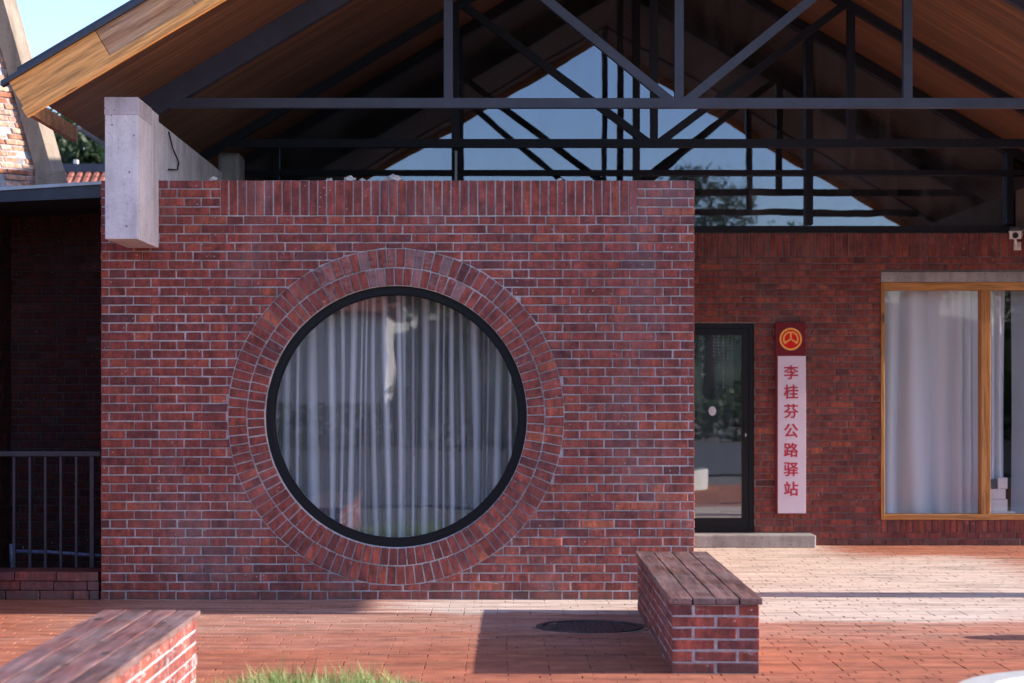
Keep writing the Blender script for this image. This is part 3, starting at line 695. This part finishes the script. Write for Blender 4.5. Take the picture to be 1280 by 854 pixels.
m = MB(); disc(m, er*.84, er, 0, 360, ys-.0255, .005)
disc(m, er*.56, er*.70, 98, 222, ys-.0255, .003); disc(m, er*.56, er*.70, -42, 82, ys-.0255, .003)
def sp(a, r0, r1, wd):
    d = Vector((math.cos(R(a)), 0, math.sin(R(a)))); n_ = Vector((-d.z, 0, d.x))*wd/2; c = Vector((ec[0], ys-.0265, ec[1]))
    m.prism([c+d*r0-n_, c+d*r1-n_, c+d*r1+n_, c+d*r0+n_], (0,.003,0))
sp(90, 0, er*.66, er*.15); sp(212, 0, er*.64, er*.15); sp(-32, 0, er*.64, er*.15)
fixn(m.build('emblem', M['gold'], sg))
for i, ch_ in enumerate('李桂芬公路驿站'):
    cu = bpy.data.curves.new('character', 'FONT'); cu.body = ch_; cu.size = .145; cu.extrude = .0015; cu.offset = .0008; cu.align_x = 'CENTER'; cu.align_y = 'CENTER'
    tmp = bpy.data.objects.new('t', cu); COL.objects.link(tmp); bpy.context.view_layer.update()
    me = bpy.data.meshes.new_from_object(tmp.evaluated_get(bpy.context.evaluated_depsgraph_get())); bpy.data.objects.remove(tmp)
    if len(me.vertices):
        xs_ = [v.co.x for v in me.vertices]; ys_ = [v.co.y for v in me.vertices]; mxx = (min(xs_)+max(xs_))/2; myy = (min(ys_)+max(ys_))/2
        for v in me.vertices: v.co.x -= mxx; v.co.y -= myy
        print('GLYPH', ch_, len(me.vertices), max(xs_)-min(xs_))
    bm = bmesh.new(); bm.from_mesh(me); src = list(bm.verts) + list(bm.edges) + list(bm.faces)
    for dx, dy, dz in ((.0028,0,-.0004),(-.0028,0,-.0008),(0,.0018,-.0012),(0,-.0018,-.0016)):
        g_ = bmesh.ops.duplicate(bm, geom=src)['geom']; bmesh.ops.translate(bm, verts=[e for e in g_ if isinstance(e, bmesh.types.BMVert)], vec=(dx,dy,dz))
    bm.to_mesh(me); bm.free(); me.materials.clear(); me.materials.append(M['letter'])
    o = bpy.data.objects.new('character', me); COL.objects.link(o); o.parent = sg
    o.location = Vector((X(990,130.4), ys-.0295, Z(465.5+24.3*i,130.4))) - OFF[sg.name]; o.rotation_euler = (R(90),0,0)
# security camera
sc = empty('security_camera', (X(1276,131), YB-.1, Z(300,131)), 'white bullet security camera on the right end of the rear wall', 'security camera')
cxs, czs = X(1272,131.5), Z(292,131.5)
rot = Matrix.Translation((cxs, YB-.22, czs)) @ Matrix.Rotation(R(-18),4,'Z') @ Matrix.Rotation(R(12),4,'X')
m = MB(); m.box(-.055,.055,-.10,.14,-.035,.035, rot); m.box(-.062,.062,-.125,.15,.036,.046, rot); m.build('camera_body', M['white'], sc, bevel=.01)
m = MB(); m.tube([rot @ Vector((0,-.10,0)), rot @ Vector((0,-.108,0))], .028, 16); m.build('lens', M['black'], sc)
m = MB(); m.tube([(cxs, YB-.18, czs-.035), (cxs+.02, YB-.15, czs-.09), (cxs+.06, YB-.02, czs-.10)], .014, 8); m.box(cxs+.03, cxs+.10, YB-.03, YB-.008, czs-.14, czs-.06); m.build('bracket', M['white'], sc, bevel=.003)
# ------------------------------------------------------------------ left passage
LY = Y(157); LX = X(14,157)
lb = empty('side_passage_building', (LX, LY, 0), 'red brick side wing with painted-in shade under a thin sheet metal canopy at the left', 'building')
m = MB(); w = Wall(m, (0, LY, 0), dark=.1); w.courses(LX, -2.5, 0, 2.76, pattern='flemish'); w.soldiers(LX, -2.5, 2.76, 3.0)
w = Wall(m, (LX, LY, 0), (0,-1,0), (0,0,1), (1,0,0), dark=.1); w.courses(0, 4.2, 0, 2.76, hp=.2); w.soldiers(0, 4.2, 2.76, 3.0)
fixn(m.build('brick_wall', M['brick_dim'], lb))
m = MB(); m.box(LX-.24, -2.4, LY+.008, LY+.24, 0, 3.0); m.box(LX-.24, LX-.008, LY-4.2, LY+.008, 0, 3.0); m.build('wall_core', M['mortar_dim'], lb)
m = MB(); yc = Y(170); za, zb = Z(236.5,170), Z(228.5,170)
xl, xr = -5.2, -2.46
def zz(x, o=0): return za + (x - X(0,170))*(zb-za)/(X(130,170)-X(0,170)) + o
m.prism([(xl, yc, zz(xl,-.07)), (xr, yc, zz(xr,-.115)), (xr, yc, zz(xr)), (xl, yc, zz(xl))], (0, LY+.24-yc, 0)); m.build('canopy', M['flash'], lb)
m = MB(); m.prism([(xl, yc-.02, zz(xl,-.012)), (xr, yc-.02, zz(xr,-.012)), (xr, yc-.02, zz(xr,.012)), (xl, yc-.02, zz(xl,.012))], (0, .07, 0)); m.build('canopy_edge', M['flash_pale'], lb)
# stack of loose bricks
m = MB(); 
for lay in range(3):
    xx = -4.3 + (0 if lay % 2 else -.1)
    while xx < (-2.99 if lay == 2 else -2.86):
        L = rnd.choice((.24,.24,.115,.30)); x1_ = min(xx+L, -2.84)
        w = Wall(m, (0, YF+.02+rnd.uniform(0,.03), 0), jit=.004)
        w.mb.tint = (rnd.random(),)*3
        m.tint = (rnd.random()*.6, rnd.random(), rnd.random()); m.box(xx+.003, x1_-.003, YF+.02+rnd.uniform(-.015,.02), YF+.40, lay*.066+.001, lay*.066+.063)
        xx += L
tag(m.build('low_brick_kerb', M['brick_old'], bevel=.004), 'three courses of dusty bricks laid under the grey railing at the left', 'low wall')
rl = empty('railing', (-3.3, Y(168), .2), 'grey steel railing with upright bars across the left passage', 'railing')
yr = Y(168)+.05; zt_ = Z(568,169)
m = MB(); m.box(-4.9, X(122,169), yr-.025, yr+.025, zt_-.02, zt_+.02); m.build('top_rail', M['rail'], rl, bevel=.006)
for px_ in (-47,-27,-8,12,32,51.5,71,90.5):
    m = MB(); x = X(px_,169); m.box(x-.009, x+.009, yr-.009, yr+.009, .12, zt_-.02); m.build('baluster', M['rail'], rl)
m = MB(); x = X(110.5,169); m.box(x-.015, x+.015, yr-.02, yr+.02, .0, zt_-.02); m.build('end_post', M['rail'], rl)
m = MB(); m.box(-4.9, X(122,169), yr-.012, yr+.012, .10, .125); m.build('bottom_rail', M['rail'], rl)
m = MB(); m.tube([(X(14,164), Y(164), Z(689,164)), (X(60,164), Y(164), Z(690,164)), (X(100,164), Y(164)+.01, Z(693,164)), (X(128,164), Y(164), Z(695,164))], .014, 10)
m.tube([(X(14,164), Y(164), Z(680,164)), (X(15,164), Y(164), Z(712,164))], .016, 8)
tag(m.build('water_pipe', M['pipe']), 'pale blue plastic pipe running low behind the grey railing', 'pipe')
# ------------------------------------------------------------------ benches
def bench(name, loc, rz, width, length, label, seed, plank_m, mirror=False, nfront=6):
    global rnd
    save = rnd; rnd = random.Random(seed)
    b = empty(name, loc, label, 'bench', 'brick benches with plank seats', rz)
    m = MB(); w_, L, h = width, length, .361
    rows = h/nfront
    for (o_, u, n, ln) in (((0,0,0),(1,0,0),(0,-1,0), w_), ((w_,L,0),(-1,0,0),(0,1,0), w_), ((w_,.0,0),(0,1,0),(1,0,0), L), ((0,L,0),(0,-1,0),(-1,0,0), L)):
        w = Wall(m, o_, u, (0,0,1), n, jit=.003)
        n_ = nfront
        for r_ in range(n_):
            a = .002; first = True
            x = 0 if r_ % 2 == 0 else -.118
            while x < ln-.02:
                x0_ = max(x, .001); x1_ = min(x+.228, ln-.001)
                if ln - x1_ < .03: x1_ = ln-.001
                if x1_-x0_ > .03: w.rect(x0_+(.006 if x0_ > .01 else 0), x1_-(.006 if x1_ < ln-.01 else 0), r_*rows+.006+rnd.uniform(-.001,.001), (r_+1)*rows-.005, smear=(rnd.choice((.2,.7,1.1)) if mirror else 0))
                x += .232
    fixn(m.build('brick_base', M['brick_bench'], b, world=False))
    m = MB(); m.box(.0045, w_-.0045, .0045, L-.0045, 0, h-.002); m.build('mortar_core', M['mortar_pale'], b, world=False)
    pw = (w_+.034)/4
    for i in range(4):
        segs = [(-.02, L+.02)]
        if i == 1 and not mirror: segs = [(-.02, L*.58), (L*.58+.006, L+.02)]
        if i == 3 and mirror: segs = [(-.02, L*.40), (L*.40+.006, L+.02)]
        for (a, c) in segs:
            m = MB(); m.tint = (rnd.random(), rnd.random(), rnd.random()); dz = rnd.uniform(-.002,.003); k = rnd.uniform(-.004,.004)
            x0_ = -.017+i*pw+.0035; x1_ = -.017+(i+1)*pw-.0035; nn = 24
            for q in range(nn+1):
                y = a+(c-a)*q/nn; wv = .0022*math.sin(q*.9+i*2)+.0015*rnd.uniform(-1,1)
                for (xx, z) in ((x0_+wv, h+.003), (x1_+wv*.5, h+.003), (x1_+wv*.5, h+.036+dz), (x0_+wv, h+.036+dz)): m.v.append(Vector((xx, y+(k if q in (0,nn) else 0), z+rnd.uniform(-.0006,.0006))))
            for q in range(nn):
                for e in range(4): m.face([q*4+e, q*4+(e+1)%4, (q+1)*4+(e+1)%4, (q+1)*4+e])
            m.face([3,2,1,0]); m.face([nn*4, nn*4+1, nn*4+2, nn*4+3])
            m.build('seat_plank', plank_m[i % len(plank_m)], b, bevel=.003, world=False)
    rnd = save; return b
bench('brick_bench', (X(840,239), Y(239), 0), R(-.6), .457, 3.05, 'red brick bench with four dark weathered planks standing on the pavement near the door', 21, [M['plank']])
bench('brick_bench', (X(130,253)+.012, Y(253)-3.05, 0), 0, .45, 3.03, 'brick bench at the lower left corner with pinkish planks and one sunlit side', 33, [M['plank_red'], M['plank']], True)
# ------------------------------------------------------------------ ground
m = MB(); m.box(-400, 400, -300, 700, -.3, -.06); tag(m.build('ground', M['ground']), kind='structure')
m = MB(); m.box(-6.6, 8.0, 6.5, YB+.2, -.055, -.006); 
pb = m
m = MB(); rw_ = .0935; Lp = .222; yy = 6.6; r_ = 0
wl_ = Wall(m, (0,0,0), (1,0,0), (0,1,0), (0,0,1), jit=.0008, ch=.0016)
GR = (-1.45, -.18, 8.3, 9.45)
MC = (X(737,198.8), Y(198.8), .336)
while yy < YB-.05:
    x = -6.5 + rnd.choice((0, .11, .055, .165))
    if r_ % 2: x += .11*rnd.choice((1,1,.5))
    while x < 7.8:
        L = Lp
        j = .0010 + (rnd.random()**4)*.0048
        gx, gy = x+L/2, yy+rw_/2
        inside = (gy < 9.42 and GR[0] < gx < GR[1] and gy > GR[2]) or math.hypot(gx-MC[0], gy-MC[1]) < MC[2]+.02 or (FX0+.2 < gx < FX1-.2 and gy > YF+.2) or (gx < -3.95 and gy > 13)
        if not inside: wl_.rect(x+j, x+L-j, yy+.0006, yy+rw_-.0006, deep=.012)
        x += L
    yy += rw_; r_ += 1
# joints slab under the pavers goes with them
b0 = len(m.v); m.mi = 1; m.box(-6.6, 8.0, 6.5, YB+.2, -.055, -.007); m.mi = 0
o = m.build('pavement', [M['paver'], M['joint']]); tag(o, kind='structure')
m = MB(); m.box(-60, 60, -22, 2, -.055, -.02); tag(m.build('road', M['asphalt']), kind='structure')
# manhole
mh = empty('manhole_cover', (MC[0], MC[1], 0), 'round dark iron manhole cover lying in the shade of the bench', 'manhole cover')
def cyl(m, cx_, cy_, r0, r1, z0, z1, n=64):
    for i in range(n):
        a, b = 2*math.pi*i/n, 2*math.pi*(i+1)/n; k = len(m.v)
        for z in (z0, z1):
            for (r, t) in ((r0,a),(r1,a),(r1,b),(r0,b)): m.v.append(Vector((cx_+r*math.cos(t), cy_+r*math.sin(t), z)))
        m.face([k+7,k+6,k+5,k+4]); m.face([k+1,k+2,k+6,k+5]); m.face([k,k+4,k+7,k+3])
m = MB(); cyl(m, MC[0], MC[1], MC[2]-.035, MC[2], -.05, .006); fixn(m.build('frame_ring', M['iron'], mh))
m = MB(); cyl(m, MC[0], MC[1], .001, MC[2]-.042, -.03, -.002)
q = -.27
while q < .28:
    p = -.27
    while p < .28:
        if math.hypot(p, q) < MC[2]-.07: m.box(MC[0]+p-.011, MC[0]+p+.011, MC[1]+q-.011, MC[1]+q+.011, -.003, .004)
        p += .036
    q += .036
fixn(m.build('cover_plate', M['iron'], mh))
m = MB(); cyl(m, MC[0], MC[1], MC[2]-.001, MC[2]+.085, -.05, -.001); fixn(m.build('mortar_collar', M['concrete_dark'], mh))
# grass bed
m = MB(); gr = random.Random(5)
gcx, gcy = X(405,262), 9.0
for i in range(6500):
    t = gr.random(); xx = gr.uniform(GR[0]+.03, GR[1]-.03); y = gr.uniform(GR[2]+.03, GR[3]-.02)
    cl = .55 + .45*math.sin(xx*9+1.3)*math.sin(y*7+xx*3)
    e = 1 - min(1, abs((xx-gcx)/.85))**2.2
    hgt = (.045 + .135*max(0,e)) * gr.uniform(.55,1.15) * (.7+.45*cl)
    if gr.random() < .012: hgt *= 1.45
    a = gr.uniform(0, 6.28); ln = gr.uniform(.1,.8)*hgt; wd = gr.uniform(.0022,.0045)
    d = Vector((math.cos(a), math.sin(a), 0)); sd = Vector((-d.y, d.x, 0))*wd; p = Vector((xx, y, 0))
    tt = gr.random()**1.2; m.tint = (tt, tt, tt); k = len(m.v)
    m.v += [p-sd, p+sd, p+d*ln*.35+sd*.8+Vector((0,0,hgt*.6)), p+d*ln*.35-sd*.8+Vector((0,0,hgt*.6)), p+d*ln+Vector((0,0,hgt))]
    m.face([k,k+1,k+2,k+3]); m.face([k+3,k+2,k+4])
tag(m.build('grass', M['grass']), 'tuft of sunlit green grass in the pavement', 'grass', kind='stuff')
m = MB(); m.box(GR[0]+.0, GR[1]-.0, GR[2], GR[3], -.05, .004); tag(m.build('grass_bed_soil', M['soil']), kind='structure')
# round white planter kerb at lower right
pc = (X(1432,322), Y(322)); pr = .72
pl = empty('round_planter', (pc[0], pc[1], 0), 'low round white stone planter at the lower right corner of the pavement', 'planter')
m = MB(); cyl(m, pc[0], pc[1], pr-.13, pr, 0, .30, 72); o = fixn(m.build('stone_rim', M['kerb'], pl))
m = MB(); cyl(m, pc[0], pc[1], .001, pr-.13, 0, .26, 48); fixn(m.build('planter_soil', M['soil'], pl))
# stone bollard just outside the frame whose shadow falls across the pavement
m = MB(); prof = [(0,.13),(.05,.145),(.2,.14),(.32,.14),(.38,.125),(.43,.085),(.455,.03),(.458,.004)]
m.tube([(4.0, Y(208.5), z) for z, r in prof], [r for z, r in prof], 24); tag(m.build('stone_bollard', M['stone']), 'short round-topped stone bollard whose shadow falls on the pavement at the right edge', 'bollard')
# ------------------------------------------------------------------ old brick building, tiled roof, trees
ob = empty('old_brick_building', (-6.5, Y(118), 0), 'sunlit old brick building with a leaning concrete pier at the far left', 'building')
s1 = 118.0; yo = Y(s1); sk = (X(49,s1)-X(0,s1))/(Z(53,s1)-Z(225,s1))
def lean(px_, py_): return Vector((X(px_,s1), yo, Z(py_,s1)))
ux = Vector((.72, .69, 0)).normalized(); nn = Vector((.69,-.72,0)).normalized()
# leaning wall: v axis follows the slope
base = lean(49,225) + (lean(49,225)-lean(0,53))*0
vdir = (lean(0,53)-lean(49,225)).normalized()
org = base - vdir*3.0
m = MB(); w = Wall(m, org, ux, vdir, nn, jit=.012, ch=.006); w.courses(-3.4, 0, 0, 6.2, ch=.066, hp=.3, j=.014)
fixn(m.build('leaning_brick_wall', M['brick_orange'], ob))
m = MB(); a_ = org - nn*.01; m.prism([a_, a_+ux*-3.4, a_+ux*-3.4+vdir*6.2, a_+vdir*6.2], -nn*.3); fixn(m.build('wall_core', M['mortar_pale'], ob))
m = MB(); q = org + Vector((0,-.05,0)); wd = X(69.5,s1)-X(49,s1)
m.prism([q, q+Vector((wd,0,0)), q+Vector((wd,0,0))+vdir*6.6, q+vdir*6.6], Vector((.085,.25,0))); fixn(m.build('concrete_pier', M['concrete_pier'], ob))
m = MB(); m.box(X(46,s1), X(84,s1)-.02, yo-.08, yo+.02, Z(240,s1), Z(215,s1)); m.build('pier_foot', M['concrete_pier'], ob)
th = empty('tiled_house', (-7, 31, 0), 'house with a red tiled roof beyond the canopy', 'house')
s2 = 80.0; zr = Z(208,s2); yt_ = Y(s2)
m = MB(); 
for i in range(64):
    x = -11 + i*.13
    for r2 in range(9):
        m.tint = (rnd.random(),)*3; z0 = zr - .1 - r2*.13; y0_ = yt_ - r2*.22
        m.prism([(x, y0_-.24, z0-.12), (x+.035, y0_-.24, z0-.075), (x+.09, y0_-.24, z0-.075), (x+.125, y0_-.24, z0-.12)], (0, .25, .13))
m.build('roof_tiles', M['tile'], th)
m = MB(); m.box(-11, -2.6, yt_-.1, yt_+.1, zr-.1, zr+.03); m.build('roof_ridge', M['flash'], th)
m = MB(); m.box(-10.8, -2.8, yt_-1.8, yt_+1.8, 0, zr-1.3); m.build('house_wall', M['plaster'], th)
m = MB(); x = X(95,s2); m.box(x-.03, x+.03, yt_-.05, yt_+.05, zr, zr+.1); m.build('ridge_finial', M['plaster'], th)
def tree(name, loc, h, cr, n, mat, label, group, seed, lean_=0, leaf=.12, base=.35):
    r = random.Random(seed); t = empty(name, loc, label, 'tree', group); L = Vector(loc)
    m = MB(); top = L + Vector((lean_, 0, h*.8)); m.tube([L, L+(top-L)*.5+Vector((.1,0,0)), top], [h*.025, h*.017, h*.006], 8)
    cl = []
    for i in range(11):
        a = r.uniform(0,6.28); z = r.uniform(base, .95); rr = cr*(1-abs(z-.6)*1.1)*r.uniform(.4,1)
        c = L + Vector((math.cos(a)*rr, math.sin(a)*rr, h*z)); cl.append((c, cr*r.uniform(.28,.5)))
        p0 = L + (top-L)*(z*.8); m.tube([p0, (p0+c)/2+Vector((0,0,.1)), c], [h*.008, h*.005, h*.002], 5)
    m.build('trunk', M['bark'], t)
    m = MB()
    for i in range(n):
        c, rr = cl[i % len(cl)]
        d = Vector((r.gauss(0,1), r.gauss(0,1), r.gauss(0,.85))); d = d.normalized()*rr*(r.random()**.45); p = c + d
        a = Vector((r.gauss(0,1), r.gauss(0,1), r.gauss(0,1))).normalized(); b = a.cross(Vector((r.gauss(0,1), r.gauss(0,1), r.gauss(0,1)))).normalized()
        s_ = leaf*r.uniform(.5,1.1); q_ = r.random(); m.tint = (q_, q_, q_); k = len(m.v)
        m.v += [p-a*s_, p+b*s_*.45, p+a*s_, p-b*s_*.45]; m.face([k,k+1,k+2,k+3])
    m.build('crown', mat, t); return t
tree('broadleaf_tree', (-8.9, 45, 0), 7.7, 1.7, 9000, M['leaf'], 'green tree under the left eave, right of the darker crowns', 'trees beyond the tiled house', 1, leaf=.13, base=.5)
tree('broadleaf_tree', (-9.9, 48, 0), 8.2, 1.7, 9000, M['leaf_dark'], 'darker green tree under the left eave, between its paler neighbour and the leaning pier', 'trees beyond the tiled house', 2, leaf=.13, base=.5)
tree('broadleaf_tree', (-11.4, 47, 0), 7.6, 1.8, 6000, M['leaf_dark'], 'dark tree mostly hidden by the leaning concrete pier', 'trees beyond the tiled house', 3, leaf=.13, base=.5)
# the far side of the road, mirrored in the glass
labs = ['pale leaved', 'narrow', 'bright green', 'dusky', 'light green', 'dark green', 'broad pale', 'broad dark', 'wide light', 'tallest dark']
k_ = 0
for (x, y, h, c) in ((-16.5,-30,6.5,2.2),(-8.6,-33,6.4,1.5),(-2.3,-31,7.2,2.2),(-.6,-33,8.6,2.6),(4.0,-31,7,2.4),(7.4,-32,9.9,2.9),(10.5,-34,7.4,2.6),(14,-30,7,2.6),(18,-33,7,2.6),(-21,-34,9,2.8)):
    tree('roadside_tree', (x, y, 0), h, c, 6000, M['leaf_dark'] if k_ % 2 else M['leaf'], labs[k_]+' roadside tree across the road, mirrored in the windows', 'roadside trees across the road', 40+k_, leaf=.13, base=.1); k_ += 1
m = MB(); hr = random.Random(3)
for i in range(14000):
    p = Vector((hr.uniform(-30,30), -25+hr.gauss(0,.35), hr.uniform(.0,1.25))); a = Vector((hr.gauss(0,1), hr.gauss(0,1), hr.gauss(0,1))).normalized(); b = a.cross(Vector((0,.3,1))).normalized()
    s_ = .12; q_ = hr.random(); m.tint = (q_,)*3; k = len(m.v); m.v += [p-a*s_, p+b*s_*.6, p+a*s_, p-b*s_*.6]; m.face([k,k+1,k+2,k+3])
tag(m.build('hedge', M['leaf_dark']), 'long clipped dark hedge along the far side of the road', 'hedge')
m = MB(); wr = random.Random(8); pts_ = []
for i in range(81):
    x = -120 + i*3; pts_.append((x, 6.6 + 1.1*math.sin(x*.09) + .7*math.sin(x*.31+1) + wr.uniform(-.25,.25)))
for (xa, za_), (xb, zb_) in zip(pts_, pts_[1:]):
    k = len(m.v); m.v += [Vector((xa,-78,-.1)), Vector((xb,-78,-.1)), Vector((xb,-84,zb_*.7)), Vector((xa,-84,za_*.7)), Vector((xb,-95,zb_)), Vector((xa,-95,za_)), Vector((xb,-130,-.1)), Vector((xa,-130,-.1))]
    m.face([k,k+1,k+2,k+3], True); m.face([k+3,k+2,k+4,k+5], True); m.face([k+5,k+4,k+6,k+7], True)
tag(m.build('added_hills', plain('added_wooded_hill', (.045,.065,.035), .95, 0, .6, .6, .9)), kind='structure')  # unseen ridge added to hide the bright horizon from the glass reflections
hs = empty('white_house', (-7, -46, 0), 'plain white house across the road, mirrored in the round window', 'house')
m = MB(); m.box(-11.5,-4.2,-52,-46,0,4.4); m.build('house_wall', M['plaster'], hs)
m = MB(); m.prism([(-11.9,-52.3,4.4),(-3.8,-52.3,4.4),(-3.8,-49,5.8),(-11.9,-49,5.8)], (0,0,.15)); m.prism([(-11.9,-49,5.8),(-3.8,-49,5.8),(-3.8,-45.7,4.4),(-11.9,-45.7,4.4)], (0,0,.15)); fixn(m.build('house_roof', M['tile'], hs))
# ------------------------------------------------------------------ light, sky, camera
EL_, AZ = R(21), R(1.0)
sd = Vector((math.cos(EL_)*math.cos(AZ), -math.cos(EL_)*math.sin(AZ), math.sin(EL_)))
sun = bpy.data.lights.new('sun', 'SUN'); sun.energy = 4.2; sun.angle = R(.53); sun.color = (1, .90, .78)
so_ = bpy.data.objects.new('sun', sun); COL.objects.link(so_); so_.rotation_euler = sd.to_track_quat('Z', 'Y').to_euler()
W = bpy.data.worlds.new('World'); S.world = W; W.use_nodes = True; nt = W.node_tree
sky = nt.nodes.new('ShaderNodeTexSky'); sky.sky_type = 'NISHITA'; sky.sun_disc = False; sky.sun_elevation = EL_
sky.sun_rotation = math.atan2(sd.x, sd.y); sky.air_density = 1.0; sky.dust_density = .6; sky.ozone_density = 2.0
bg = nt.nodes['Background']; bg.inputs['Strength'].default_value = .15; gw_ = N(nt); nt.links.new(gw_.mix(1, sky.outputs[0], (1.03,.94,1.05), 'MULTIPLY'), bg.inputs['Color'])
cam = bpy.data.cameras.new('camera'); co = bpy.data.objects.new('camera', cam); COL.objects.link(co); S.camera = co
co.location = (0, 0, H); co.rotation_euler = (R(90), 0, 0)
cam.sensor_width = 36; cam.lens = F/1280*36; cam.shift_x = (640-CX)/1280; cam.shift_y = (CY-427)/1280; cam.clip_end = 2000; cam.clip_start = .1
cam.dof.use_dof = True; cam.dof.focus_distance = YF; cam.dof.aperture_fstop = 2.8
S.view_settings.view_transform = 'Standard'; S.view_settings.look = 'None'; S.view_settings.exposure = 1.2; S.view_settings.gamma = 1
S.render.resolution_x = 1024; S.render.resolution_y = 683
